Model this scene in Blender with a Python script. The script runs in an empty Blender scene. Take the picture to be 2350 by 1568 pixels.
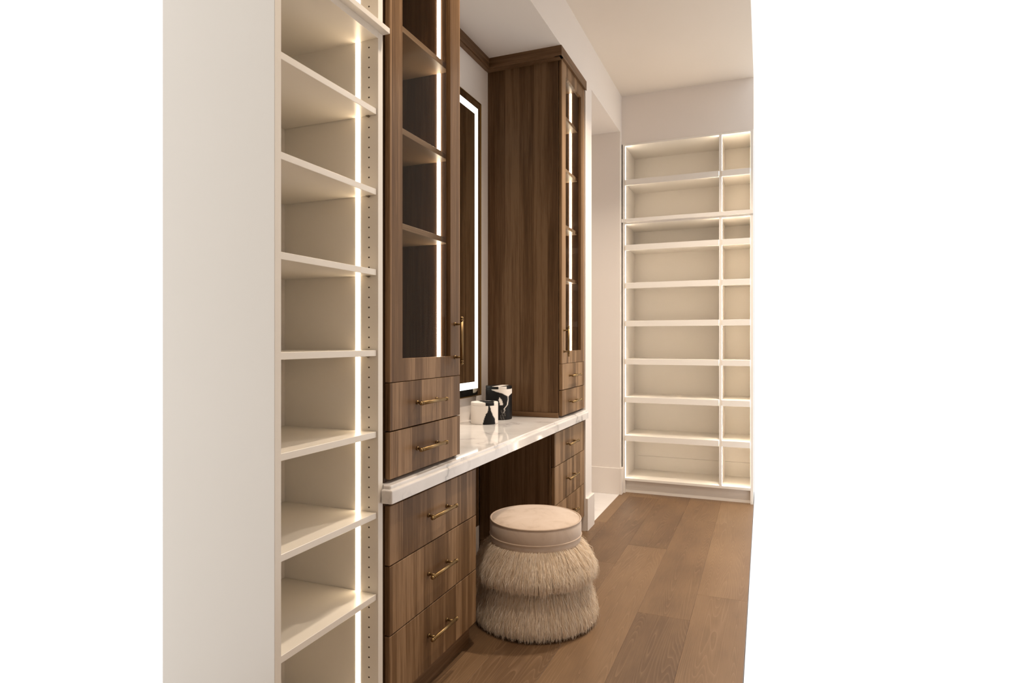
import bpy, bmesh, math, random
import numpy as np
from mathutils import Vector, Matrix

random.seed(7); rng = np.random.default_rng(7)
S = bpy.context.scene
COL = S.collection

# ------------------------------------------------------------------ camera
CAM_H = 1.21
YAW = math.atan((1752 - 1175) / 1426.0)
cam_d = bpy.data.cameras.new('camera')
cam_d.sensor_fit = 'HORIZONTAL'; cam_d.sensor_width = 36.0
cam_d.lens = 36.0 * 1426.0 / 2350.0
cam_d.clip_start = 0.02; cam_d.clip_end = 60
cam = bpy.data.objects.new('camera', cam_d); COL.objects.link(cam)
cam.location = (0, 0, CAM_H); cam.rotation_euler = (math.pi / 2, 0, YAW)
S.camera = cam

# ------------------------------------------------------------------ world, lights, exposure
WORLD_STRENGTH = 1.02
world = bpy.data.worlds.new('world'); S.world = world; world.use_nodes = True
bg = world.node_tree.nodes['Background']
bg.inputs[0].default_value = (1, 1, 1, 1); bg.inputs[1].default_value = WORLD_STRENGTH
S.view_settings.view_transform = 'Standard'; S.view_settings.look = 'None'
S.view_settings.exposure = 0.42; S.view_settings.gamma = 1.0
S.view_settings.use_curve_mapping = False
LED_STRENGTH = 8.0
LED_COLOR = (1.0, 0.79, 0.54, 1)

def unseen_lamp(x, y, z, watts, size=0.12, color=(1, 0.85, 0.69), spread=2.2):
    d = bpy.data.lights.new('unseen_downlight', 'AREA'); d.shape = 'DISK'; d.size = size
    d.energy = watts; d.color = color; d.spread = spread
    o = bpy.data.objects.new('unseen_downlight', d); COL.objects.link(o); o.location = (x, y, z)
    return o
LAMPS = [(-0.12, 3.60, 3.165, 27), (-0.62, 1.80, 3.165, 11)]  # out of view; the second is set close to brighten the near cabinet doors
for lx, ly, lz, w in LAMPS: unseen_lamp(lx, ly, lz, w)
unseen_lamp(-2.1, 4.40, 2.868, 3.2, color=(1, 0.94, 0.87))  # unseen lamp added to brighten the passage tiles

# ------------------------------------------------------------------ materials
def nt(name):
    m = bpy.data.materials.new(name); m.use_nodes = True
    n = m.node_tree; b = n.nodes['Principled BSDF']
    return m, n, b
def N(n, t, **kw):
    x = n.nodes.new(t)
    for k, v in kw.items():
        if k in ('i',):
            for kk, vv in v.items(): x.inputs[kk].default_value = vv
        else: setattr(x, k, v)
    return x
def L(n, a, ao, b, bi): n.links.new(a.outputs[ao], b.inputs[bi])
def ramp(n, stops, interp='LINEAR'):
    r = n.nodes.new('ShaderNodeValToRGB'); e = r.color_ramp.elements; r.color_ramp.interpolation = interp
    e[0].position, e[0].color = stops[0][0], stops[0][1]
    e[1].position, e[1].color = stops[-1][0], stops[-1][1]
    for p, c in stops[1:-1]:
        q = e.new(p); q.color = c
    return r
def math_n(n, op, a=None, b=None):
    m = n.nodes.new('ShaderNodeMath'); m.operation = op
    for k, v in ((0, a), (1, b)):
        if v is None: continue
        if isinstance(v, tuple): n.links.new(v[0].outputs[v[1]], m.inputs[k])
        else: m.inputs[k].default_value = v
    return m
def mixc(n, fac, a, b, blend='MIX'):
    m = n.nodes.new('ShaderNodeMix'); m.data_type = 'RGBA'; m.blend_type = blend
    for idx, v in ((0, fac), (6, a), (7, b)):
        if isinstance(v, tuple) and hasattr(v[0], 'outputs'): n.links.new(v[0].outputs[v[1]], m.inputs[idx])
        else: m.inputs[idx].default_value = v
    return m

def paint(name, col, rough=0.5, bump=0.0):
    m, n, b = nt(name)
    tc = N(n, 'ShaderNodeNewGeometry')
    nz = N(n, 'ShaderNodeTexNoise', i={'Scale': 2.5, 'Detail': 3})
    L(n, tc, 'Position', nz, 'Vector')
    r = ramp(n, [(0.3, (col[0]*.985, col[1]*.985, col[2]*.98, 1)), (0.7, (*col, 1))])
    L(n, nz, 'Fac', r, 'Fac'); L(n, r, 'Color', b, 'Base Color')
    b.inputs['Roughness'].default_value = rough
    if bump:
        n2 = N(n, 'ShaderNodeTexNoise', i={'Scale': 180, 'Detail': 2}); L(n, tc, 'Position', n2, 'Vector')
        bp = N(n, 'ShaderNodeBump', i={'Strength': bump, 'Distance': 0.002}); L(n, n2, 'Fac', bp, 'Height')
        L(n, bp, 'Normal', b, 'Normal')
    return m

def walnut(name, dark, mid, light, horizontal=False, strip=15.0, rough=0.42):
    """veneer laid in strips of different tone with fine grain; grain runs along z (or along the board)"""
    m, n, b = nt(name)
    g = N(n, 'ShaderNodeNewGeometry'); sx = N(n, 'ShaderNodeSeparateXYZ'); L(n, g, 'Position', sx, 'Vector')
    xy = math_n(n, 'ADD', (sx, 'X'), (sx, 'Y'))
    oi = N(n, 'ShaderNodeObjectInfo'); rr = math_n(n, 'MULTIPLY', (oi, 'Random'), 17.0)
    if horizontal: s, a = (sx, 'Z'), (xy, 0)
    else: s, a = (xy, 0), (sx, 'Z')
    s2 = math_n(n, 'ADD', s, (rr, 0))
    # strips
    v = N(n, 'ShaderNodeTexVoronoi', voronoi_dimensions='1D', feature='F1', i={'Scale': strip, 'Randomness': 0.8})
    L(n, s2, 0, v, 'W')
    sc = N(n, 'ShaderNodeSeparateColor'); L(n, v, 'Color', sc, 'Color')
    off = math_n(n, 'MULTIPLY', (sc, 'Green'), 9.0)
    # wandering grain
    def grain(su, sv, scale, detail, rough_, dist=0.0):
        u = math_n(n, 'MULTIPLY', (s2, 0), su); w = math_n(n, 'MULTIPLY', a, sv)
        w2 = math_n(n, 'ADD', (w, 0), (off, 0))
        c = N(n, 'ShaderNodeCombineXYZ'); L(n, u, 0, c, 'X'); L(n, w2, 0, c, 'Y')
        t = N(n, 'ShaderNodeTexNoise', i={'Scale': scale, 'Detail': detail, 'Roughness': rough_, 'Distortion': dist})
        L(n, c, 0, t, 'Vector'); return t
    g1 = grain(30, 1.3, 1.0, 4, 0.55, 0.6)
    g2 = grain(170, 3.0, 1.0, 5, 0.65)
    g3 = grain(520, 14.0, 1.0, 2, 0.5)
    f = math_n(n, 'MULTIPLY', (sc, 'Red'), 0.30)
    f1 = math_n(n, 'MULTIPLY', (g1, 'Fac'), 0.62); f2 = math_n(n, 'MULTIPLY', (g2, 'Fac'), 0.56); f3 = math_n(n, 'MULTIPLY', (g3, 'Fac'), 0.22)
    q = math_n(n, 'ADD', (f, 0), (f1, 0)); q = math_n(n, 'ADD', (q, 0), (f2, 0)); q = math_n(n, 'ADD', (q, 0), (f3, 0))
    r = ramp(n, [(0.50, (*dark, 1)), (0.82, (*mid, 1)), (1.12 if False else 1.0, (*light, 1))])
    L(n, q, 0, r, 'Fac'); L(n, r, 'Color', b, 'Base Color')
    b.inputs['Roughness'].default_value = rough; b.inputs['Specular IOR Level'].default_value = 0.13
    bp = N(n, 'ShaderNodeBump', i={'Strength': 0.12, 'Distance': 0.0008}); L(n, g2, 'Fac', bp, 'Height'); L(n, bp, 'Normal', b, 'Normal')
    return m

def oak(name):
    m, n, b = nt(name)
    g = N(n, 'ShaderNodeNewGeometry'); sx = N(n, 'ShaderNodeSeparateXYZ'); L(n, g, 'Position', sx, 'Vector')
    oi = N(n, 'ShaderNodeObjectInfo'); rr = math_n(n, 'MULTIPLY', (oi, 'Random'), 31.0)
    u0 = math_n(n, 'ADD', (sx, 'X'), (rr, 0))
    # cathedral figure: a slow field bent into rings
    c0 = N(n, 'ShaderNodeCombineXYZ'); u = math_n(n, 'MULTIPLY', (u0, 0), 7.0); w = math_n(n, 'MULTIPLY', (sx, 'Y'), 0.40)
    w = math_n(n, 'ADD', (w, 0), (rr, 0))
    L(n, u, 0, c0, 'X'); L(n, w, 0, c0, 'Y')
    nz = N(n, 'ShaderNodeTexNoise', i={'Scale': 1.0, 'Detail': 1.5, 'Roughness': 0.4}); L(n, c0, 0, nz, 'Vector')
    rings = math_n(n, 'MULTIPLY', (nz, 'Fac'), 70.0); rings = math_n(n, 'FRACT', (rings, 0))
    rings = math_n(n, 'POWER', (rings, 0), 5.0)
    # fine fibres
    c1 = N(n, 'ShaderNodeCombineXYZ'); u = math_n(n, 'MULTIPLY', (u0, 0), 210.0); w = math_n(n, 'MULTIPLY', (sx, 'Y'), 7.0)
    L(n, u, 0, c1, 'X'); L(n, w, 0, c1, 'Y')
    fb = N(n, 'ShaderNodeTexNoise', i={'Scale': 1.0, 'Detail': 4, 'Roughness': 0.6}); L(n, c1, 0, fb, 'Vector')
    # cloudy tone
    c2 = N(n, 'ShaderNodeCombineXYZ'); u = math_n(n, 'MULTIPLY', (u0, 0), 6.0); w = math_n(n, 'MULTIPLY', (sx, 'Y'), 2.0)
    L(n, u, 0, c2, 'X'); L(n, w, 0, c2, 'Y')
    cl = N(n, 'ShaderNodeTexNoise', i={'Scale': 1.0, 'Detail': 4, 'Roughness': 0.55}); L(n, c2, 0, cl, 'Vector')
    a = math_n(n, 'MULTIPLY', (oi, 'Random'), 0.30); bq = math_n(n, 'MULTIPLY', (cl, 'Fac'), 0.55); cq = math_n(n, 'MULTIPLY', (fb, 'Fac'), 0.30)
    q = math_n(n, 'ADD', (a, 0), (bq, 0)); q = math_n(n, 'ADD', (q, 0), (cq, 0))
    r = ramp(n, [(0.35, (0.105, 0.055, 0.024, 1)), (0.62, (0.185, 0.106, 0.050, 1)), (1.0, (0.28, 0.172, 0.089, 1))])
    L(n, q, 0, r, 'Fac')
    rf = math_n(n, 'MULTIPLY', (rings, 0), 0.20)
    mx = mixc(n, (rf, 0), (r, 'Color'), (0.46, 0.30, 0.19, 1))
    # knots
    c3 = N(n, 'ShaderNodeCombineXYZ'); u = math_n(n, 'MULTIPLY', (u0, 0), 2.6); w = math_n(n, 'MULTIPLY', (sx, 'Y'), 1.5)
    L(n, u, 0, c3, 'X'); L(n, w, 0, c3, 'Y')
    vk = N(n, 'ShaderNodeTexVoronoi', i={'Scale': 1.0}); L(n, c3, 0, vk, 'Vector')
    kr = ramp(n, [(0.015, (0.75, 0.75, 0.75, 1)), (0.085, (0, 0, 0, 1))]); L(n, vk, 'Distance', kr, 'Fac')
    mx2 = mixc(n, (kr, 'Color'), (mx, 2), (0.085, 0.045, 0.025, 1))
    L(n, mx2, 2, b, 'Base Color')
    b.inputs['Roughness'].default_value = 0.48
    bp = N(n, 'ShaderNodeBump', i={'Strength': 0.1, 'Distance': 0.0006}); L(n, fb, 'Fac', bp, 'Height'); L(n, bp, 'Normal', b, 'Normal')
    return m

def marble(name, base=(0.80, 0.76, 0.73), vein=(0.36, 0.33, 0.32), scale=3.2, rough=0.06, stretch=(1, 1, 1)):
    m, n, b = nt(name)
    g = N(n, 'ShaderNodeNewGeometry')
    mp = N(n, 'ShaderNodeMapping'); mp.inputs['Rotation'].default_value = (0.3, 0.2, 0.65); mp.inputs['Scale'].default_value = stretch
    L(n, g, 'Position', mp, 'Vector')
    nd = N(n, 'ShaderNodeTexNoise', i={'Scale': scale * 0.8, 'Detail': 4}); L(n, mp, 0, nd, 'Vector')
    wv = N(n, 'ShaderNodeMix'); wv.data_type = 'VECTOR'; wv.inputs[0].default_value = 0.16
    n.links.new(mp.outputs[0], wv.inputs[4]); n.links.new(nd.outputs['Color'], wv.inputs[5])
    n1 = N(n, 'ShaderNodeTexNoise', i={'Scale': scale, 'Detail': 6, 'Roughness': 0.55}); L(n, wv, 1, n1, 'Vector')
    a = math_n(n, 'SUBTRACT', (n1, 'Fac'), 0.5); a = math_n(n, 'ABSOLUTE', (a, 0))
    r1 = ramp(n, [(0.0, (1, 1, 1, 1)), (0.018, (0.25, 0.25, 0.25, 1)), (0.06, (0, 0, 0, 1))]); L(n, a, 0, r1, 'Fac')
    n2 = N(n, 'ShaderNodeTexNoise', i={'Scale': scale * 0.9, 'Detail': 2}); L(n, g, 'Position', n2, 'Vector')
    r2 = ramp(n, [(0.42, (0, 0, 0, 1)), (0.60, (1, 1, 1, 1))]); L(n, n2, 'Fac', r2, 'Fac')
    f = math_n(n, 'MULTIPLY', (r1, 'Color'), (r2, 'Color'))
    f = math_n(n, 'MULTIPLY', (f, 0), 0.7)
    n3 = N(n, 'ShaderNodeTexNoise', i={'Scale': scale * 1.6, 'Detail': 5}); L(n, wv, 1, n3, 'Vector')
    r3 = ramp(n, [(0.35, (base[0]*.90, base[1]*.89, base[2]*.88, 1)), (0.6, (*base, 1))]); L(n, n3, 'Fac', r3, 'Fac')
    mx = mixc(n, (f, 0), (r3, 'Color'), (*vein, 1))
    L(n, mx, 2, b, 'Base Color'); b.inputs['Roughness'].default_value = rough
    return m

def simple(name, col, rough=0.5, metal=0.0, spec=None):
    m, n, b = nt(name)
    g = N(n, 'ShaderNodeNewGeometry'); nz = N(n, 'ShaderNodeTexNoise', i={'Scale': 40, 'Detail': 3}); L(n, g, 'Position', nz, 'Vector')
    r = ramp(n, [(0.3, (col[0]*.92, col[1]*.92, col[2]*.92, 1)), (0.7, (*col, 1))]); L(n, nz, 'Fac', r, 'Fac'); L(n, r, 'Color', b, 'Base Color')
    b.inputs['Roughness'].default_value = rough; b.inputs['Metallic'].default_value = metal
    if spec is not None: b.inputs['Specular IOR Level'].default_value = spec
    return m

def emit(name, col, strength):
    m = bpy.data.materials.new(name); m.use_nodes = True; n = m.node_tree; n.nodes.clear()
    e = n.nodes.new('ShaderNodeEmission'); e.inputs[0].default_value = col; e.inputs[1].default_value = strength
    o = n.nodes.new('ShaderNodeOutputMaterial'); n.links.new(e.outputs[0], o.inputs[0]); return m

def thin_glass(name):
    m = bpy.data.materials.new(name); m.use_nodes = True; n = m.node_tree; n.nodes.clear()
    tr = n.nodes.new('ShaderNodeBsdfTransparent'); tr.inputs[0].default_value = (0.90, 0.885, 0.86, 1)
    gl = n.nodes.new('ShaderNodeBsdfGlossy'); gl.inputs['Roughness'].default_value = 0.0; gl.inputs[0].default_value = (1.0, 0.86, 0.72, 1)
    lw = n.nodes.new('ShaderNodeLayerWeight'); lw.inputs[0].default_value = 0.5
    pw = n.nodes.new('ShaderNodeMath'); pw.operation = 'POWER'; pw.inputs[1].default_value = 5.0; n.links.new(lw.outputs['Facing'], pw.inputs[0])
    fr = n.nodes.new('ShaderNodeMath'); fr.operation = 'MULTIPLY_ADD'; fr.inputs[1].default_value = 0.13; fr.inputs[2].default_value = 0.005; n.links.new(pw.outputs[0], fr.inputs[0])
    mx = n.nodes.new('ShaderNodeMixShader'); o = n.nodes.new('ShaderNodeOutputMaterial')
    n.links.new(fr.outputs[0], mx.inputs[0]); n.links.new(tr.outputs[0], mx.inputs[1]); n.links.new(gl.outputs[0], mx.inputs[2])
    n.links.new(mx.outputs[0], o.inputs[0]); return m

WALL = (0.80, 0.738, 0.685)
def velvet_mat():
    m, n, b = nt('seat_velvet'); g = N(n, 'ShaderNodeNewGeometry')
    n1 = N(n, 'ShaderNodeTexNoise', i={'Scale': 9, 'Detail': 5, 'Roughness': .6, 'Distortion': .8}); L(n, g, 'Position', n1, 'Vector')
    n2 = N(n, 'ShaderNodeTexNoise', i={'Scale': 420, 'Detail': 2}); L(n, g, 'Position', n2, 'Vector')
    r = ramp(n, [(0.30, (0.50, 0.385, 0.295, 1)), (0.45, (0.605, 0.485, 0.390, 1)), (0.75, (0.66, 0.545, 0.455, 1))]); L(n, n1, 'Fac', r, 'Fac')
    L(n, r, 'Color', b, 'Base Color'); b.inputs['Roughness'].default_value = .9
    b.inputs['Sheen Weight'].default_value = .25; b.inputs['Sheen Roughness'].default_value = .4
    bp = N(n, 'ShaderNodeBump', i={'Strength': .25, 'Distance': .001}); L(n, n2, 'Fac', bp, 'Height'); L(n, bp, 'Normal', b, 'Normal')
    return m
M = dict(
    wall=paint('wall_paint', WALL, 0.6),
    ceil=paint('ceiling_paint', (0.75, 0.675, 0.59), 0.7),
    trim=paint('trim_paint', (0.80, 0.735, 0.68), 0.35),
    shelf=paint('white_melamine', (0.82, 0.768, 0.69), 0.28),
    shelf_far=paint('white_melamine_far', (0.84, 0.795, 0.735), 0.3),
    wood=walnut('walnut_veneer', (0.068, 0.0335, 0.0130), (0.176, 0.098, 0.0455), (0.315, 0.195, 0.106), strip=22.0),
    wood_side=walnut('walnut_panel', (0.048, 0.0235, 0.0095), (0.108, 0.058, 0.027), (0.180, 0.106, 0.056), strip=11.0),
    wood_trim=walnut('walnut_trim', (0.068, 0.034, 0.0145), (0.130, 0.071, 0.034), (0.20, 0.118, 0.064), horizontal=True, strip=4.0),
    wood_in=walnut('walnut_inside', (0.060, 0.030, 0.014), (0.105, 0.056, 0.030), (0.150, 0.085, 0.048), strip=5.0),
    oak=oak('oak_plank'),
    subfloor=simple('subfloor', (0.08, 0.048, 0.026), 0.9),
    marble=marble('marble_top', (0.80, 0.765, 0.74), (0.27, 0.25, 0.245), 3.8),
    tile=marble('marble_tile', (0.84, 0.81, 0.79), (0.5, 0.47, 0.45), 1.6, 0.12),
    brass=simple('aged_brass', (0.28, 0.185, 0.085), 0.42, 1.0),
    brass_dark=simple('brass_frame', (0.34, 0.19, 0.05), 0.35, 1.0),
    steel=simple('pin_steel', (0.35, 0.31, 0.26), 0.35, 1.0),
    hole=simple('hole_shade', (0.03, 0.02, 0.012), 0.9),
    dark=simple('gap_shade', (0.02, 0.012, 0.007), 0.9),  # near-black stands in for shade in drawer gaps and under the stool
    led=emit('led', LED_COLOR, LED_STRENGTH),
    led_far=emit('led_far', (1.0, 0.84, 0.64, 1), LED_STRENGTH * 2.5),
    mirror_led=emit('mirror_led', (0.97, 1.0, 0.93, 1), 1.9),
    glass=thin_glass('door_glass'),
    velvet=velvet_mat(),
    welt=simple('welt_cord', (0.58, 0.45, 0.35), 0.8),
)
def mirror_mat():
    m, n, b = nt('mirror_silver'); b.inputs['Base Color'].default_value = (0.70, 0.68, 0.61, 1)
    b.inputs['Metallic'].default_value = 1; b.inputs['Roughness'].default_value = 0.01; return m
M['mirror'] = mirror_mat()
def fur_mat():
    m = bpy.data.materials.new('sheepskin_fur'); m.use_nodes = True; n = m.node_tree; n.nodes.clear()
    at = n.nodes.new('ShaderNodeAttribute'); at.attribute_name = 'tone'
    r = ramp(n, [(0.0, (0.68, 0.50, 0.34, 1)), (0.5, (0.87, 0.73, 0.56, 1)), (1.0, (0.96, 0.88, 0.78, 1))])
    n.links.new(at.outputs['Fac'], r.inputs[0])
    d = n.nodes.new('ShaderNodeBsdfDiffuse'); t = n.nodes.new('ShaderNodeBsdfTranslucent')
    n.links.new(r.outputs[0], d.inputs[0]); n.links.new(r.outputs[0], t.inputs[0])
    mx = n.nodes.new('ShaderNodeMixShader'); mx.inputs[0].default_value = 0.3
    o = n.nodes.new('ShaderNodeOutputMaterial')
    n.links.new(d.outputs[0], mx.inputs[1]); n.links.new(t.outputs[0], mx.inputs[2]); n.links.new(mx.outputs[0], o.inputs[0])
    return m
M['fur'] = fur_mat()
M['fur_core'] = simple('fur_hide', (0.72, 0.57, 0.43), 0.95)
def resin_mat():
    m, n, b = nt('marbled_resin'); at = n.nodes.new('ShaderNodeAttribute'); at.attribute_name = 'pigment'
    r = ramp(n, [(0.0, (0.010, 0.009, 0.009, 1)), (1.0, (0.84, 0.78, 0.72, 1))])
    n.links.new(at.outputs['Fac'], r.inputs[0]); n.links.new(r.outputs[0], b.inputs['Base Color'])
    b.inputs['Roughness'].default_value = 0.42; b.inputs['Specular IOR Level'].default_value = .2; return m
M['resin'] = resin_mat()

# ------------------------------------------------------------------ helpers
ORG = {}
def bm_box(bm, x0, x1, y0, y1, z0, z1, bevel=0.0, seg=1):
    r = bmesh.ops.create_cube(bm, size=1.0)
    vs = r['verts']
    for v in vs:
        v.co = Vector(((x0 + x1) / 2 + v.co.x * (x1 - x0), (y0 + y1) / 2 + v.co.y * (y1 - y0), (z0 + z1) / 2 + v.co.z * (z1 - z0)))
    if bevel > 0:
        es = list({e for v in vs for e in v.link_edges})
        bmesh.ops.bevel(bm, geom=es, offset=bevel, segments=seg, affect='EDGES', profile=0.5)
    return bm
def box_bm(*a, **k):
    bm = bmesh.new(); bm_box(bm, *a, **k); return bm
def bm_cyl(bm, p0, p1, r, seg=16, r2=None):
    p0, p1 = Vector(p0), Vector(p1); d = p1 - p0
    mat = Matrix.Translation((p0 + p1) / 2) @ d.to_track_quat('Z', 'Y').to_matrix().to_4x4()
    bmesh.ops.create_cone(bm, cap_ends=True, cap_tris=False, segments=seg, radius1=r, radius2=r if r2 is None else r2, depth=d.length, matrix=mat)
def bm_ball(bm, c, r, scale=(1, 1, 1)):
    mat = Matrix.Translation(c) @ Matrix.Diagonal((*scale, 1))
    bmesh.ops.create_uvsphere(bm, u_segments=14, v_segments=8, radius=r, matrix=mat)
def lathe(bm, prof, c, seg=96):
    rings = []
    for r, z in prof:
        if r < 1e-6: rings.append([bm.verts.new((c[0], c[1], c[2] + z))])
        else: rings.append([bm.verts.new((c[0] + r * math.cos(2 * math.pi * k / seg), c[1] + r * math.sin(2 * math.pi * k / seg), c[2] + z)) for k in range(seg)])
    for a, b in zip(rings, rings[1:]):
        for k in range(seg):
            k2 = (k + 1) % seg
            if len(a) == 1 and len(b) == 1: continue
            if len(a) == 1: bm.faces.new((a[0], b[k2], b[k]))
            elif len(b) == 1: bm.faces.new((a[k], a[k2], b[0]))
            else: bm.faces.new((a[k], a[k2], b[k2], b[k]))
    return bm
def link(name, bm, mat, parent=None, smooth=False, recalc=True):
    """a part in world coordinates; parent's origin is taken out of its vertices"""
    if recalc: bmesh.ops.recalc_face_normals(bm, faces=bm.faces)
    o = Vector((0, 0, 0))
    if parent is not None: o = ORG[parent]
    if o.length: bmesh.ops.translate(bm, verts=bm.verts, vec=-o)
    me = bpy.data.meshes.new(name); bm.to_mesh(me); bm.free()
    if mat is not None: me.materials.append(mat)
    if smooth: me.shade_smooth()
    ob = bpy.data.objects.new(name, me); COL.objects.link(ob)
    if parent is not None: ob.parent = parent
    ORG[ob] = o
    return ob
def thing(name, label, cat, loc, group=None):
    o = bpy.data.objects.new(name, None); COL.objects.link(o); o.location = loc; o.empty_display_size = 0.1
    o['label'] = label; o['category'] = cat
    if group: o['group'] = group
    ORG[o] = Vector(loc); return o
def struct(name, bm, mat, label, parent=None):
    o = link(name, bm, mat, parent); o['kind'] = 'structure'
    if parent is None: o['label'] = label
    return o
def share(name, mesh, loc, parent, rot=None):
    """another piece on shared mesh data; loc in world coordinates"""
    ob = bpy.data.objects.new(name, mesh); COL.objects.link(ob); ob.parent = parent
    ob.location = Vector(loc) - ORG[parent]
    if rot: ob.rotation_euler = rot
    ORG[ob] = Vector(loc); return ob

# ------------------------------------------------------------------ plan (metres; camera over the origin, cabinets along -X, depth along +Y)
XW = -1.052            # wall plane beside the doorway, and face of the soffit
XB = -1.52             # back wall of the vanity recess
XF = -1.06             # face of doors and drawers
XR = -0.068            # right edge of what is built (a plank joint)
ZC = 3.17; ZS = 2.872  # ceiling, soffit
YB = 4.94              # far wall / face of the far shelving

# ------------------------------------------------------------------ setting
floor = struct('floor', box_bm(-1.62, XR, 0.55, 5.42, -0.06, -0.013), M['subfloor'], 'warm brown oak plank floor of the closet')
seams = [XR, -0.295, -0.5215, -0.748, -0.9745, -1.201, -1.4275, -1.60]
joints = [[0.56, 1.35, 3.09, 4.975], [0.56, 1.10, 2.786, 4.365, 4.975], [0.56, 1.75, 3.69, 4.975], [0.56, 2.35, 3.35, 4.85, 4.975],
          [0.56, 1.30, 2.18, 4.09, 4.975], [0.56, 2.0, 3.86], [0.56, 1.5, 3.0, 3.86]]
for (a, b), js in zip(zip(seams, seams[1:]), joints):
    for y0, y1 in zip(js, js[1:]):
        link('plank', box_bm(b + .0002, a - .0002, y0 + .0002, y1 - .0002, -0.013, 0.0, bevel=0.0006), M['oak'], floor)

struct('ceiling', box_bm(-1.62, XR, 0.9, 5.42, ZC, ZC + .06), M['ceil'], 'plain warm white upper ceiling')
struct('wall_left', box_bm(XB - .10, XB, 1.55, 3.85, 0, ZS), M['wall'], 'white wall behind the vanity and mirror')
struct('trim_1', box_bm(XB - .10, XW, 1.12, YB, ZS, ZC), M['wall'], 'white dropped soffit above the wooden cabinets and the doorway')
struct('wall_doorway_near', box_bm(-2.70, XW, 3.85, 4.00, 0, ZS), M['wall'], 'narrow white wall between wooden cabinets and the open doorway')
struct('wall_doorway_far', box_bm(-2.70, XW, 4.88, YB, 0, ZS), M['wall'], 'white wall inside the open doorway')
struct('wall_passage_end', box_bm(-2.80, -2.70, 3.85, YB, 0, ZC), M['wall'], 'white wall closing the passage')
struct('ceiling_passage', box_bm(-2.80, XB - .10, 3.85, YB, ZS, ZC), M['wall'], 'white passage ceiling')
struct('wall_back', box_bm(XW - .05, XR, YB, 5.36, 2.786, ZC), M['wall'], 'white wall above the far white shelving')
struct('wall_back_lower', box_bm(XW - .05, XR, 5.36, 5.42, 0, ZC), M['wall'], 'wall behind the far shelving')
struct('wall_back_side', box_bm(XW - .05, XW - .004, YB, 5.36, 0, 2.786), M['wall'], 'wall beside the far shelving')
# unseen shell behind and right of the camera, added to block sky light
XE = 1.30; YE = 3.65
struct('floor_near', box_bm(-1.62, XE, -1.50, .55, -.06, 0), M['oak'], 'unseen oak floor added behind the camera to block sky light')
struct('floor_right', box_bm(XR, XE, .55, 2.28, -.06, 0), M['oak'], 'unseen oak floor added right of the camera to block sky light')
struct('unseen_ceiling_near', box_bm(-1.62, XE, -1.50, .9, ZC, ZC + .06), M['ceil'], 'unseen ceiling added behind the camera to block sky light')
struct('unseen_ceiling_right', box_bm(XR, XE, .9, YE, ZC, ZC + .06), M['ceil'], 'unseen ceiling added right of the camera to block sky light')
struct('unseen_wall_near', box_bm(-1.62, XE, -1.60, -1.50, 0, ZC), M['wall'], 'unseen white wall added behind the camera to block sky light')
struct('unseen_wall_right', box_bm(XE, XE + .10, -1.60, YE, 0, ZC), M['wall'], 'unseen white wall added right of the camera to block sky light')
# baseboards
def baseboard(name, pts, z, t, label, inner=1):
    """pts: list of boxes"""
    bm = bmesh.new()
    for b in pts: bm_box(bm, *b, bevel=0.002)
    return struct(name, bm, M['trim'], label)
baseboard('baseboard_doorway_near', [(XW, XW + .016, 3.852, 4.016, 0, .208), (-2.69, XW + .0, 4.0, 4.016, 0, .208)], 0, 0, 'tall white baseboard at the wall corner beside the doorway')
baseboard('baseboard_doorway_far', [(-2.69, XW, 4.864, 4.88, 0, .208), (XW, XW + .016, 4.864, YB - .002, 0, .208)], 0, 0, 'tall white baseboard inside the doorway')
baseboard('baseboard_kneehole', [(XB, XB + .015, 2.252, 3.220, 0, .160)], 0, 0, 'white baseboard at the back of the kneehole')
pf = struct('passage_floor', box_bm(-2.70, XW - .004, 4.0, 4.88, -.06, -.012), M['subfloor'], 'white marble tile floor in the passage')
for x0, x1 in ((-2.70, -2.27), (-2.27, -1.66), (-1.66, -1.056)):
    for y0, y1 in ((4.0, 4.44), (4.44, 4.88)):
        link('tile', box_bm(x0 + .0008, x1 - .0008, y0 + .0008, y1 - .0008, -.012, .001, bevel=.0008), M['tile'], pf)

# ------------------------------------------------------------------ hardware
def pull_mesh(length, post_gap, stand):
    """bar pull along Y, posts reaching back to x = -stand"""
    bm = bmesh.new(); h = length / 2
    bm_cyl(bm, (0, -h + .010, 0), (0, h - .010, 0), .0062, 14)
    for s in (-1, 1):
        bm_cyl(bm, (0, s * (h - .012), 0), (0, s * (h - .009), 0), .0074, 14)
        bm_cyl(bm, (0, s * (h - .009), 0), (0, s * (h - .0065), 0), .0050, 14)
        bm_ball(bm, (0, s * (h - .002), 0), .0068, (1, .85, 1))
        bm_cyl(bm, (-stand, s * post_gap / 2, 0), (0, s * post_gap / 2, 0), .0042, 12)
        bm_cyl(bm, (-stand, s * post_gap / 2, 0), (-stand + .004, s * post_gap / 2, 0), .0068, 12)
    me = bpy.data.meshes.new('handle'); bm.to_mesh(me); bm.free(); me.materials.append(M['brass']); me.shade_smooth(); return me
PULL = pull_mesh(0.182, 0.131, 0.029)
PULL_DOOR = pull_mesh(0.172, 0.122, 0.029)
GAP = .0018
def drawer(parent, y0, y1, z0, z1, hy, hz):
    d = link('drawer', box_bm(XF - .019, XF, y0, y1, z0 + GAP, z1 - GAP, bevel=.0012), M['wood'], parent)
    ORG_d = ORG[d]
    h = bpy.data.objects.new('handle', PULL); COL.objects.link(h); h.parent = d; h.location = Vector((XF + .029, hy, hz)) - ORG_d
    return d

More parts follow.
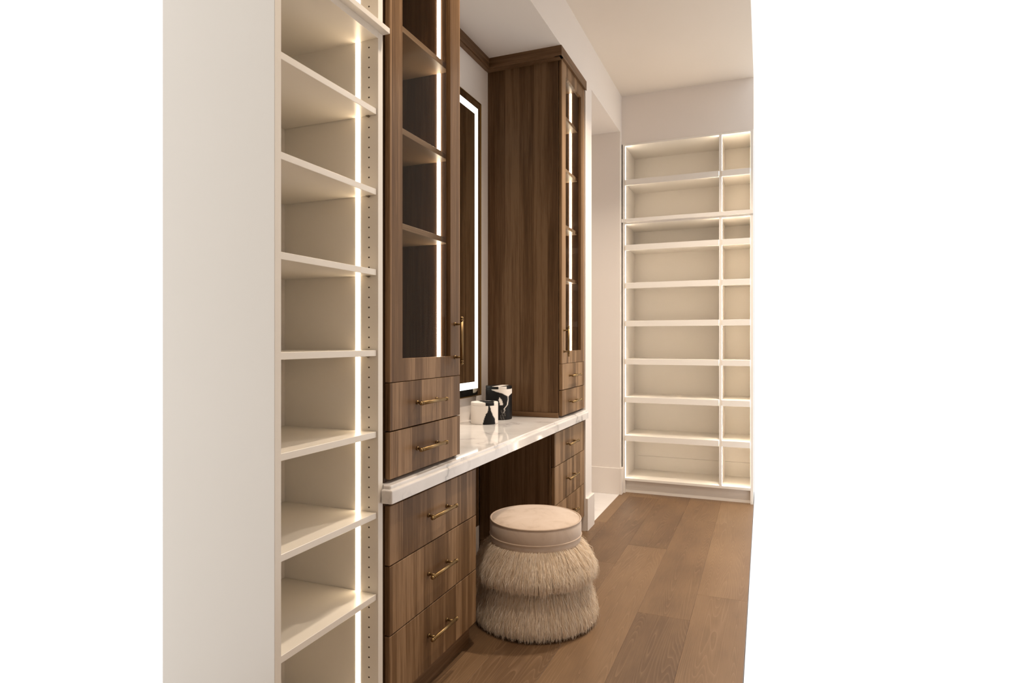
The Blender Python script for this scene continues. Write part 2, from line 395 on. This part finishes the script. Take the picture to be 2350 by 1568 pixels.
# ------------------------------------------------------------------ base cabinets
def base_cabinet(label, y0, y1, hy, knee_side):
    t = thing('base_cabinet', label, 'cabinet', ((XF + XB) / 2, (y0 + y1) / 2, 0))
    xb = XB + .018; xf = XF - .0205
    for a in ((y0, y0 + .018), (y1 - .018, y1)):
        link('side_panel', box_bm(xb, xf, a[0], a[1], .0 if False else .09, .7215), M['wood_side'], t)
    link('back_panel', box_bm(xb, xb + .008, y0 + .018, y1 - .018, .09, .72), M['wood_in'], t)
    link('bottom_panel', box_bm(xb + .008, xf, y0 + .018, y1 - .018, .09, .108), M['wood_in'], t)
    for z in (.305, .520, .700): 
        link('rail', box_bm(xf - .06, xf - .002, y0 + .018, y1 - .018, z - .009, z + .009), M['dark'], t)  # coloured near-black as the shade behind the drawer gaps
    link('toe_kick', box_bm(xb, -1.097, y0, y1, 0, .09), M['wood_trim'], t)
    return t
b1 = base_cabinet('walnut three-drawer base cabinet nearest the camera, left of the fluffy stool', 1.622, 2.250, 1.925, 1)
for z0, z1, hz in ((.094, .305, .206), (.305, .520, .416), (.520, .706, .616)): drawer(b1, 1.622, 2.238, z0, z1, 1.925, hz)
b2 = base_cabinet('walnut three-drawer base cabinet behind the stool, next to the doorway', 3.222, 3.849, 3.530, -1)
for z0, z1, hz in ((.094, .305, .204), (.305, .520, .417), (.520, .706, .616)): drawer(b2, 3.240, 3.848, z0, z1, 3.535, hz)

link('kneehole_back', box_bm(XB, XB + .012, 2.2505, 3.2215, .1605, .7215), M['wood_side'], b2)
# ------------------------------------------------------------------ marble worktop
def worktop():
    bm = bmesh.new()
    def slab(out, z0, z1, bev):
        vs = [bm.verts.new((x, y, z0)) for x, y in out]; f = bm.faces.new(vs)
        ex = bmesh.ops.extrude_face_region(bm, geom=[f]); nv = [v for v in ex['geom'] if isinstance(v, bmesh.types.BMVert)]
        bmesh.ops.translate(bm, verts=nv, vec=(0, 0, z1 - z0))
        top = [e for e in {e for v in nv for e in v.link_edges} if all(abs(v.co.z - z1) < 1e-6 for v in e.verts)]
        vert = [e for e in {e for v in nv for e in v.link_edges} if abs(e.verts[0].co.z - e.verts[1].co.z) > 1e-3]
        bmesh.ops.bevel(bm, geom=top + vert, offset=bev, segments=3, affect='EDGES', profile=.5)
    o1 = [(-1.030, 1.586), (-1.030, 3.846), (XB, 3.846), (XB, 1.604), (-1.0685, 1.604), (-1.0685, 1.586)]
    i = .011
    o2 = [(-1.030 - i, 1.586 + i), (-1.030 - i, 3.846), (XB, 3.846), (XB, 1.608), (-1.0685, 1.608), (-1.0685, 1.586 + i)]
    slab(o1, .7225, .7640, .0055); slab(o2, .7635, .7750, .004)
    o = link('worktop', bm, M['marble'])
    o['label'] = 'white marble vanity worktop with grey veins across both base cabinets'; o['category'] = 'countertop'
    return o
wt = worktop()
mod = None

# ------------------------------------------------------------------ tall display cabinets on the worktop
def tower(label, y0, y1, yf0, yf1, gl0, gl1, hy, door_hy, shelves, hz):
    t = thing('display_cabinet', label, 'cabinet', ((XF + XB) / 2, (y0 + y1) / 2, .775))
    xb = XB; xf = XF - .0215; zt = 2.818; zb = .7755
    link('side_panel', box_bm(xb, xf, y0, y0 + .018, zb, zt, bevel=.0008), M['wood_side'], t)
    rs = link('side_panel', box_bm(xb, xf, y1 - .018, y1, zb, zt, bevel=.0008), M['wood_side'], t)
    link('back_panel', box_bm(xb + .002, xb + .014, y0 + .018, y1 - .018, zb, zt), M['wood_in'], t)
    link('inner_lining', box_bm(xb + .014, xf - .002, y0 + .018, y0 + .020, 1.09, zt - .02), M['wood_in'], t)
    link('inner_lining', box_bm(xb + .014, xf - .002, y1 - .020, y1 - .018, 1.09, zt - .02), M['wood_in'], t)
    link('top_panel', box_bm(xb + .014, xf, y0 + .018, y1 - .018, zt - .02, zt), M['wood_in'], t)
    link('bottom_panel', box_bm(xb + .014, xf, y0 + .018, y1 - .018, 1.066, 1.086), M['wood_in'], t)
    link('rail', box_bm(xf - .06, xf - .002, y0 + .018, y1 - .018, .925, .943), M['dark'], t)
    link('plinth', box_bm(xb + .014, xf - .004, y0 + .018, y1 - .018, zb, .790), M['wood_trim'], t)
    yl = y1 - .020
    link('led_strip', box_bm(-1.152, -1.138, yl - .003, yl, 1.088, zt - .022), M['led_far'], t)['label'] = 'glowing warm white light strip'
    for z in shelves:
        link('shelf', box_bm(xb + .014, -1.098, y0 + .021, yl - .004, z - .020, z, bevel=.0008), M['shelf_lit'], t)
    # door: frame of four members around the pane
    bm = bmesh.new(); z0, z1 = 1.0835, 2.8145; gz0, gz1 = 1.156, 2.742
    o = [(yf0, z0), (yf1, z0), (yf1, z1), (yf0, z1)]; q = [(gl0, gz0), (gl1, gz0), (gl1, gz1), (gl0, gz1)]
    vo = [[bm.verts.new((x, y, z)) for y, z in o] for x in (XF, XF - .019)]; vi = [[bm.verts.new((x, y, z)) for y, z in q] for x in (XF, XF - .019)]
    for k in range(4):
        j = (k + 1) % 4
        bm.faces.new((vo[0][k], vo[0][j], vi[0][j], vi[0][k])); bm.faces.new((vo[1][k], vi[1][k], vi[1][j], vo[1][j]))
        bm.faces.new((vo[0][k], vo[1][k], vo[1][j], vo[0][j])); bm.faces.new((vi[0][k], vi[0][j], vi[1][j], vi[1][k]))
    bmesh.ops.recalc_face_normals(bm, faces=bm.faces)
    es = [e for e in bm.edges if len(e.link_faces) == 2 and e.link_faces[0].normal.dot(e.link_faces[1].normal) < .5]
    bmesh.ops.bevel(bm, geom=es, offset=.0012, segments=1, affect='EDGES')
    d = link('door', bm, M['wood'], t)
    link('glass_pane', box_bm(XF - .013, XF - .009, gl0 - .004, gl1 + .004, gz0 - .004, gz1 + .004), M['glass'], d)
    h = bpy.data.objects.new('handle', PULL_DOOR); COL.objects.link(h); h.parent = d
    h.location = Vector((XF + .029, door_hy, 1.213)) - ORG[d]; h.rotation_euler = (math.pi / 2, 0, 0)
    for (a, b), z in zip(((.7845, .9325), (.9325, 1.0835)), hz): drawer(t, yf0, yf1, a, b, hy, z)
    return t
M['shelf_lit'] = walnut('walnut_shelf_lit', (0.15, 0.095, 0.055), (0.24, 0.16, 0.10), (0.33, 0.24, 0.16), horizontal=True, strip=3.0)  # paler walnut, strip glow on the shelf edges put into the colour
t1 = tower('tall walnut display cabinet with lit glass door nearest the camera, beside white shelving', 1.620, 2.108, 1.624, 2.097, 1.696, 2.020, 1.850, 2.054,
           (2.560, 2.247, 1.911, 1.598), (.857, 1.009))
link('filler_strip', box_bm(-1.50, -1.084, 1.603, 1.620, .776, 2.818), M['wood_trim'], t1)
link('filler_strip', box_bm(-1.50, -1.090, 1.603, 1.622, .0, .721), M['wood_trim'], b1)
t2 = tower('tall walnut display cabinet with lit glass door, farther one beside the doorway', 3.373, 3.849, 3.379, 3.848, 3.450, 3.772, 3.588, 3.412,
           (2.560, 2.247, 1.908, 1.596), (.857, 1.010))
link('side_trim', box_bm(XB, -1.0795, 3.364, 3.373, .7755, .803, bevel=.001), M['wood_trim'], t2)

# crown moulding round the recess
bm = bmesh.new()
for b in ((XF - .03, XF + .012, 1.606, 2.118, 2.815, ZS), (XB, XF - .018, 2.108, 2.150, 2.815, ZS), (XB, XB + .030, 2.15, 3.33, 2.815, ZS),
          (XB, XF + .010, 3.327, 3.373, 2.815, ZS), (XF - .03, XF + .012, 3.33, 3.862, 2.815, ZS)):
    bm_box(bm, *b)
for b in ((XB, XB + .022, 2.14, 3.34, 2.806, 2.8155), (XB, XF - .004, 3.338, 3.373, 2.808, 2.8155)): bm_box(bm, *b)
struct('trim_2', bm, M['wood_trim'], 'walnut crown moulding under the soffit')

# ------------------------------------------------------------------ lit mirror
def mirror():
    t = thing('mirror', 'tall lit mirror in thin brass frame on the wall between the wooden cabinets', 'mirror', (XB, 2.74, .905))
    y0, y1, z0, z1 = 2.27, 3.213, .906, 2.560; xa, xb = XB + .0, XB + .032
    bm = bmesh.new()
    for b in ((xa, xb, y0, y0 + .004, z0, z1), (xa, xb, y1 - .004, y1, z0, z1), (xa, xb, y0, y1, z0, z0 + .004), (xa, xb, y0, y1, z1 - .004, z1)): bm_box(bm, *b)
    link('frame', bm, M['brass_dark'], t)
    link('mirror_glass', box_bm(xa + .004, xb - .003, y0 + .004, y1 - .004, z0 + .004, z1 - .004), M['mirror'], t)
    o, w = .042, .038; a = xb - .003; bm = bmesh.new()
    for b in ((y0 + o, y1 - o, z0 + o, z0 + o + w), (y0 + o, y1 - o, z1 - o - w, z1 - o), (y0 + o, y0 + o + w, z0 + o + w, z1 - o - w), (y1 - o - w, y1 - o, z0 + o + w, z1 - o - w)):
        bm_box(bm, a, a + .0008, b[0], b[1], b[2], b[3])
    link('light_band', bm, M['mirror_led'], t)['label'] = 'white frosted light band'
    return t
mirror()

# ------------------------------------------------------------------ near white shelving
def near_shelving():
    t = thing('shelf_unit', 'white built-in shelving with a warm light strip, left of the wooden cabinets', 'shelving', (-1.25, 1.375, 0))
    y0, y1 = 1.150, 1.600; yi0, yi1 = 1.172, 1.575; xb, xf = -1.440, -1.070
    for a, b in ((y0, yi0), (yi1, y1)):
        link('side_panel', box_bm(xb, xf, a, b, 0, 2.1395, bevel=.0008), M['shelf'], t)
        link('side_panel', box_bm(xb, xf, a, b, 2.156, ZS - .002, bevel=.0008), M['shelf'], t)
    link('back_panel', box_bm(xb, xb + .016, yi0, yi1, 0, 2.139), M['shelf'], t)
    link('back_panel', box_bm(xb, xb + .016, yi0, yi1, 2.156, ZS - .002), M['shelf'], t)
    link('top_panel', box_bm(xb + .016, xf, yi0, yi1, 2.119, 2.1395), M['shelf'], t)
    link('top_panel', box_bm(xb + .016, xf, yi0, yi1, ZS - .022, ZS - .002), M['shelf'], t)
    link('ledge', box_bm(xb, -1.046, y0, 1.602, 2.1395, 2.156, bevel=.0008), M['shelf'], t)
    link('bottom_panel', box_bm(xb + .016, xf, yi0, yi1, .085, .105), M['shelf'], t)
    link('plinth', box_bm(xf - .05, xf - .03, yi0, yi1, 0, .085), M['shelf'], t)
    pin = bmesh.new(); bm_box(pin, -.005, .005, -.009, 0, -.0025, -.0005); bm_cyl(pin, (0, 0, -.003), (0, -.007, -.003), .0022, 10)
    pm = bpy.data.meshes.new('shelf_pin'); pin.to_mesh(pm); pin.free(); pm.materials.append(M['steel'])
    for z in (1.908, 1.667, 1.426, 1.184, .940, .697, .453):
        link('shelf', box_bm(xb + .017, xf - .005, yi0 + .001, yi1 - .0015, z - .018, z, bevel=.0008), M['shelf'], t)
        share('shelf_pin', pm, (-1.103, yi1, z - .018), t)
    link('shelf', box_bm(xb + .017, xf - .005, yi0 + .001, yi1 - .0015, 2.44, 2.458, bevel=.0008), M['shelf'], t)
    link('led_strip', box_bm(-1.150, -1.134, yi1 - .0012, yi1, .106, 2.118), M['led'], t)
    link('led_strip', box_bm(-1.150, -1.134, yi1 - .0012, yi1, 2.158, ZS - .03), M['led'], t)
    bm = bmesh.new(); z = 2.0968
    zs = [2.0968 - .03015 * k for k in range(66)] + [2.19 + .03015 * k for k in range(20)]
    sh = (1.908, 1.667, 1.426, 1.184, .940, .697, .453, 2.458)
    for z in zs:
        if any(s - .026 < z < s + .004 for s in sh): continue
        bm_cyl(bm, (-1.1025, yi1 - .0003, z), (-1.1025, yi1 + .006, z), .0026, 10)
    link('peg_hole_shade', bm, M['hole'], t)['kind'] = 'stuff'  # dark discs stand in for the shade inside the holes
    return t
near_shelving()

# ------------------------------------------------------------------ far white shelving
def far_shelving():
    t = thing('shelf_unit', 'white built-in shoe shelving with light strips across the far wall', 'shelving', (-.56, 5.15, 0))
    m = M['shelf_far']; yf, yb = YB - .002, 5.345; xl, xr = -1.044, XR - .002
    zl0, zl1, zu0, zu1 = .102, 2.159, 2.187, 2.785
    div = (-.311, -.291)
    bays = [(xl + .020, div[0]), (div[1], xr - .020)]
    for z0, z1 in ((0.0, zl1), (zu0, zu1)):
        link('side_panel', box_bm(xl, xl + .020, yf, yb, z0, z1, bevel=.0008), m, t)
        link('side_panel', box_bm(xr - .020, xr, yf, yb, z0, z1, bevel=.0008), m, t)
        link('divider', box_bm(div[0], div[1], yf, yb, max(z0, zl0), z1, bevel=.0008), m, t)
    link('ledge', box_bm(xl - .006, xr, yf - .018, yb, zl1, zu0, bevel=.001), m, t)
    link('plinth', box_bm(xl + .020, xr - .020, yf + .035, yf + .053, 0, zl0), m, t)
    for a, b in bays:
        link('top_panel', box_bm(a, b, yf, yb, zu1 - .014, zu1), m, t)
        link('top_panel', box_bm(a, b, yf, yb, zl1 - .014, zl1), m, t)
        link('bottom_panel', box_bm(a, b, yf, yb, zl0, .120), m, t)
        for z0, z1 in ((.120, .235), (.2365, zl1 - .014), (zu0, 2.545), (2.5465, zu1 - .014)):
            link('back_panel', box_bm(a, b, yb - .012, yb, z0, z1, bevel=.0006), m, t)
        for z in (2.497, 1.978, 1.676, 1.374, 1.071, .768, .462):
            sh = link('shelf', box_bm(a + .0008, b - .0008, yf + .004, yb - .012, z - .022, z, bevel=.0008), m, t)
            link('shelf_lip', box_bm(a + .0008, b - .0008, yf - .012, yf + .004, z - .044, z + .001, bevel=.001), m, sh)
        for xx, s in ((a, 1), (b, -1)):
            for z0, z1 in ((.121, zl1 - .016), (zu0 + .002, zu1 - .016)):
                link('led_strip', box_bm(min(xx - s * .001, xx + s * .0002), max(xx - s * .001, xx + s * .0002), yf + .006, yf + .023, z0, z1), M['led_far'], t)
    return t
far_shelving()

# ------------------------------------------------------------------ canisters
def canister(label, cx, cy, r, h, lid_h, fn):
    z0 = .7750
    t = thing('canister', label, 'canister', (cx, cy, z0))
    az = math.atan2(-cy, -cx)                        # towards the camera
    def build(name, prof):
        bm = bmesh.new(); seg = 128; rows = []
        for rr, z in prof:
            rows.append([bm.verts.new((cx + rr * math.cos(az + 2 * math.pi * k / seg), cy + rr * math.sin(az + 2 * math.pi * k / seg), z0 + z)) for k in range(seg)])
        for a, b in zip(rows, rows[1:]):
            for k in range(seg): bm.faces.new((a[k], a[(k + 1) % seg], b[(k + 1) % seg], b[k]))
        bm.faces.new(rows[0][::-1]); bm.faces.new(rows[-1])
        o = link(name, bm, M['resin'], t, smooth=False)
        at = o.data.color_attributes.new('pigment', 'FLOAT_COLOR', 'POINT')
        for i, v in enumerate(o.data.vertices):
            p = v.co; phi = math.atan2(p.y, p.x) - az
            rad = math.hypot(p.x, p.y) / r
            w = fn(name, math.sin(phi), math.cos(phi), p.z / h, rad)
            at.data[i].color = (w, w, w, 1)
        o.data.shade_smooth(); 
        return o
    nb = 70
    build('body', [(r * .97, 0)] + [(r, .003 + (h - lid_h - .003) * k / nb) for k in range(nb + 1)])
    build('lid', [(r * .985, h - lid_h + .0006), (r, h - lid_h + .002)] + [(r, h - lid_h + .002 + (lid_h - .004) * k / 12) for k in range(1, 13)] + [(r * .985, h)] + [(r * (.97 - .96 * k / 30), h) for k in range(31)])
    return t
def sm(a, b, x):
    t = min(1, max(0, (x - a) / (b - a))); return t * t * (3 - 2 * t)
def wob(a, b): return .5 * math.sin(7 * a + 3 * b) + .3 * math.sin(19 * a - 11 * b + 1) + .2 * math.sin(43 * a + 31 * b)
def interp(x, pts):
    if x <= pts[0][0]: return pts[0][1]
    for (a, b), (c, d) in zip(pts, pts[1:]):
        if x <= c: return b + (d - b) * (x - a) / (c - a)
    return pts[-1][1]
def small_fn(name, s, c, v, rad):
    # s: -1..1 left to right as seen from the front, c>0 front
    u = -s if False else s
    if name == 'body':
        if c < 0: return 1 - sm(.02, -.02, abs(u - .1) - .35 - .1 * wob(v, u))
        lo = interp(v, [(0, -.13), (.25, -.05), (.42, .06), (.5, .10), (.58, .22), (.66, .25), (.88, .27), (.92, .34)]) + .012 * wob(v * 3, 1)
        hi = interp(v, [(0, .78), (.25, .75), (.4, .62), (.5, .56), (.6, .49), (.78, .42), (.88, .38), (.92, .34)]) + .012 * wob(v * 4, 2)
        if v > .915: return 1.0
        return 1 - sm(-.012, .012, min(u - lo, hi - u))
    X = u * rad; Y = c * rad
    if rad > .975 and v < .995: 
        return 1 - sm(-.02, .02, min(u - .07, .70 - u)) if c > 0 else 1.0
    e = .04 * wob(X * 2, Y * 2)
    black = min(X + .55 - .62 * (Y + 1) / 2 + e, .74 - .12 * abs(Y) - X + e, Y + .80 + .5 * max(0, .3 - X))
    return 1 - sm(-.02, .02, black)
def tall_fn(name, s, c, v, rad):
    u = s
    if name == 'body':
        if c < 0: return sm(.74, .76, v + .12 * math.sin(3 * u))
        edge = interp(u, [(-.62, .96), (-.5, .89), (-.2, .845), (0, .825), (.2, .805), (.4, .765), (.55, .725), (.68, .70), (.75, .71), (1, .79)])
        w = sm(-.006, .006, v - edge - .004 * wob(u * 3, v))
        if u < -.62: w = 0
        # thin streamer
        sx = interp(v, [(.20, .33), (.28, .45), (.34, .40), (.38, .50), (.45, .64), (.6, .70), (.72, .69)])
        if .20 < v < .74:
            w = max(w, sm(.045, .0, abs(u - sx) - .012 * (1 + wob(v * 2, u))) * (.9 if v > .3 else .5))
        # white plume behind the small canister
        pl = interp(v, [(.50, .16), (.58, .10), (.68, .02)]); w = max(w, sm(.0, .03, (.13 if v < .6 else .13 * (0.69 - v) / .09) - abs(u - pl - .02)) if .45 < v < .69 else 0)
        if v < .30 and .1 < u < .5: w = max(w, .22 * max(0, wob(u * 5, v * 9)))
        return w
    X = u * rad; Y = c * rad
    if rad > .975 and v < .995: return 1.0 if -.5 < u - .2 < .1 and c < 0 else (sm(.0, .02, min(u + .05, .6 - u)) if c > 0 else 0.0)
    return sm(-.05, .05, .33 - abs(X - .15 - .7 * (Y - .1) * -.6) + .08 * wob(X, Y))
canister('short cream canister with a black peak and black-patched lid, in front of the tall one', -1.378, 3.015, .0725, .114, .016, small_fn)
canister('tall black canister with white marbled swirl, behind the short cream canister', -1.384, 3.222, .0745, .186, .016, tall_fn)

# ------------------------------------------------------------------ fluffy stool
def stool():
    cx, cy = -.930, 2.575
    t = thing('stool', 'round cream stool with padded velvet seat and two shaggy sheepskin tiers', 'stool', (cx, cy, 0))
    bm = bmesh.new(); lathe(bm, [(0, 0), (.19, 0), (.19, .03), (0, .03)], (cx, cy, 0), 48); link('base', bm, M['dark'], t, True)  # near-black disc, shadow under the stool put into its colour
    bm = bmesh.new()
    lathe(bm, [(0, .03), (.205, .03), (.232, .06), (.235, .11), (.222, .165), (.205, .205), (.205, .215), (.222, .24), (.226, .27), (.212, .315), (.19, .352), (.185, .36), (0, .36)], (cx, cy, 0), 72)
    core = link('hide', bm, M['fur_core'], t, True)
    # seat
    bm = bmesh.new()
    lathe(bm, [(0, .36), (.196, .36), (.200, .366), (.201, .40), (.2005, .425), (.197, .434), (.188, .4405), (.16, .4475), (.11, .4525), (.05, .4545), (0, .455)], (cx, cy, 0), 96)
    seat = link('seat', bm, M['velvet'], t, True)
    def torus(name, R, z, r, par, mat):
        bm = bmesh.new(); seg, k2 = 96, 8
        ring = [[bm.verts.new((cx + (R + r * math.cos(b)) * math.cos(a), cy + (R + r * math.cos(b)) * math.sin(a), z + r * math.sin(b))) for b in [2 * math.pi * j / k2 for j in range(k2)]] for a in [2 * math.pi * i / seg for i in range(seg)]]
        for i in range(seg):
            for j in range(k2): bm.faces.new((ring[i][j], ring[(i + 1) % seg][j], ring[(i + 1) % seg][(j + 1) % k2], ring[i][(j + 1) % k2]))
        return link(name, bm, mat, par, True)
    torus('piping', .1975, .4365, .0040, seat, M['welt'])
    torus('piping', .2005, .372, .0028, seat, M['welt'])
    bm = bmesh.new(); lathe(bm, [(.186, .338), (.1965, .340), (.1985, .352), (.1985, .362), (.19, .366)], (cx, cy, 0), 96); link('seat_band', bm, M['velvet'], t, True)
    # fur tiers: strands of real geometry
    def fur(name, n, zt, zb, r_top, bulge, tip_z, jitter, tone_shift, clumps, seed):
        rg = np.random.default_rng(seed); K = 5
        th0 = rg.uniform(0, 2 * np.pi, n); f = rg.uniform(0, 1, n) ** 0.8
        zr = zt + (zb - zt) * f                                     # root heights
        rr = r_top + (bulge - .03 - r_top) * np.sin(np.clip(f, 0, 1) * np.pi * .62)
        cl_th = np.sort(rg.uniform(0, 2 * np.pi, clumps)); idx = np.searchsorted(cl_th, th0) % clumps
        cl_len = rg.normal(0, .012, clumps); cl_tone = rg.uniform(0, 1, clumps)
        dth = (cl_th[idx] - th0 + np.pi) % (2 * np.pi) - np.pi
        ln = np.clip(rg.normal(.075, .014, n), .04, .12) + cl_len[idx]
        zt_tip = np.maximum(zr - ln, tip_z + rg.normal(0, jitter, n) + cl_len[idx] * .6)
        zt_tip = np.minimum(zt_tip, zr - .03)
        lift = rg.uniform(.004, .030, n) + .008 * f + np.where(rg.uniform(0, 1, n) < .08, rg.uniform(.004, .016, n), 0)
        ph = rg.uniform(0, 2 * np.pi, n); fr = rg.uniform(1.2, 2.6, n); amp = rg.uniform(.0012, .0042, n)
        wid = rg.uniform(.0005, .0010, n); tw = rg.uniform(-.9, .9, n)
        tone = np.clip(.42 + .25 * cl_tone[idx] + rg.uniform(-.2, .3, n) + tone_shift, 0, 1)
        V = np.zeros((n, K, 2, 3)); T = np.zeros((n, K, 2))
        for k in range(K):
            q = k / (K - 1)
            z = zr + (zt_tip - zr) * (q ** 1.15) + .006 * np.sin(q * np.pi)
            rad = rr + lift * np.sin(np.minimum(q * 1.5, 1) * np.pi / 2) - .004 * q ** 2
            th = th0 + dth * .6 * q ** 1.3
            cu = amp * q ** .8
            rad = rad + cu * np.cos(ph + fr * 2 * np.pi * q)
            th = th + cu * np.sin(ph + fr * 2 * np.pi * q) / rad
            w = wid * (1 - .65 * q)
            ang = th + np.pi / 2 + tw
            px, py = rad * np.cos(th), rad * np.sin(th)
            for s in (0, 1):
                sg = -1 if s == 0 else 1
                V[:, k, s, 0] = px + sg * w * np.cos(ang); V[:, k, s, 1] = py + sg * w * np.sin(ang); V[:, k, s, 2] = np.maximum(z, .002)
                T[:, k, s] = np.clip(tone + .15 * q, 0, 1)
        verts = V.reshape(-1, 3); base = (np.arange(n) * K * 2)[:, None]
        fk = np.array([[2 * k, 2 * k + 1, 2 * k + 3, 2 * k + 2] for k in range(K - 1)]).reshape(-1)
        faces = (base + fk[None, :]).reshape(-1)
        me = bpy.data.meshes.new(name); me.vertices.add(len(verts)); me.vertices.foreach_set('co', verts.astype(np.float32).ravel())
        nf = n * (K - 1); me.loops.add(nf * 4); me.loops.foreach_set('vertex_index', faces.astype(np.int32))
        me.polygons.add(nf); me.polygons.foreach_set('loop_start', (np.arange(nf) * 4).astype(np.int32))
        me.update(calc_edges=True)
        at = me.attributes.new('tone', 'FLOAT', 'POINT'); at.data.foreach_set('value', T.reshape(-1).astype(np.float32))
        me.materials.append(M['fur']); me.shade_smooth()
        o = bpy.data.objects.new(name, me); COL.objects.link(o); o.parent = t; o['kind'] = 'stuff'; ORG[o] = ORG[t]
        return o
    fur('fur_tier', 80000, .352, .235, .190, .262, .205, .008, .0, 620, 3)
    fur('fur_tier', 80000, .205, .045, .205,   .262, .020, .009, .0, 640, 5)
    return t
stool()
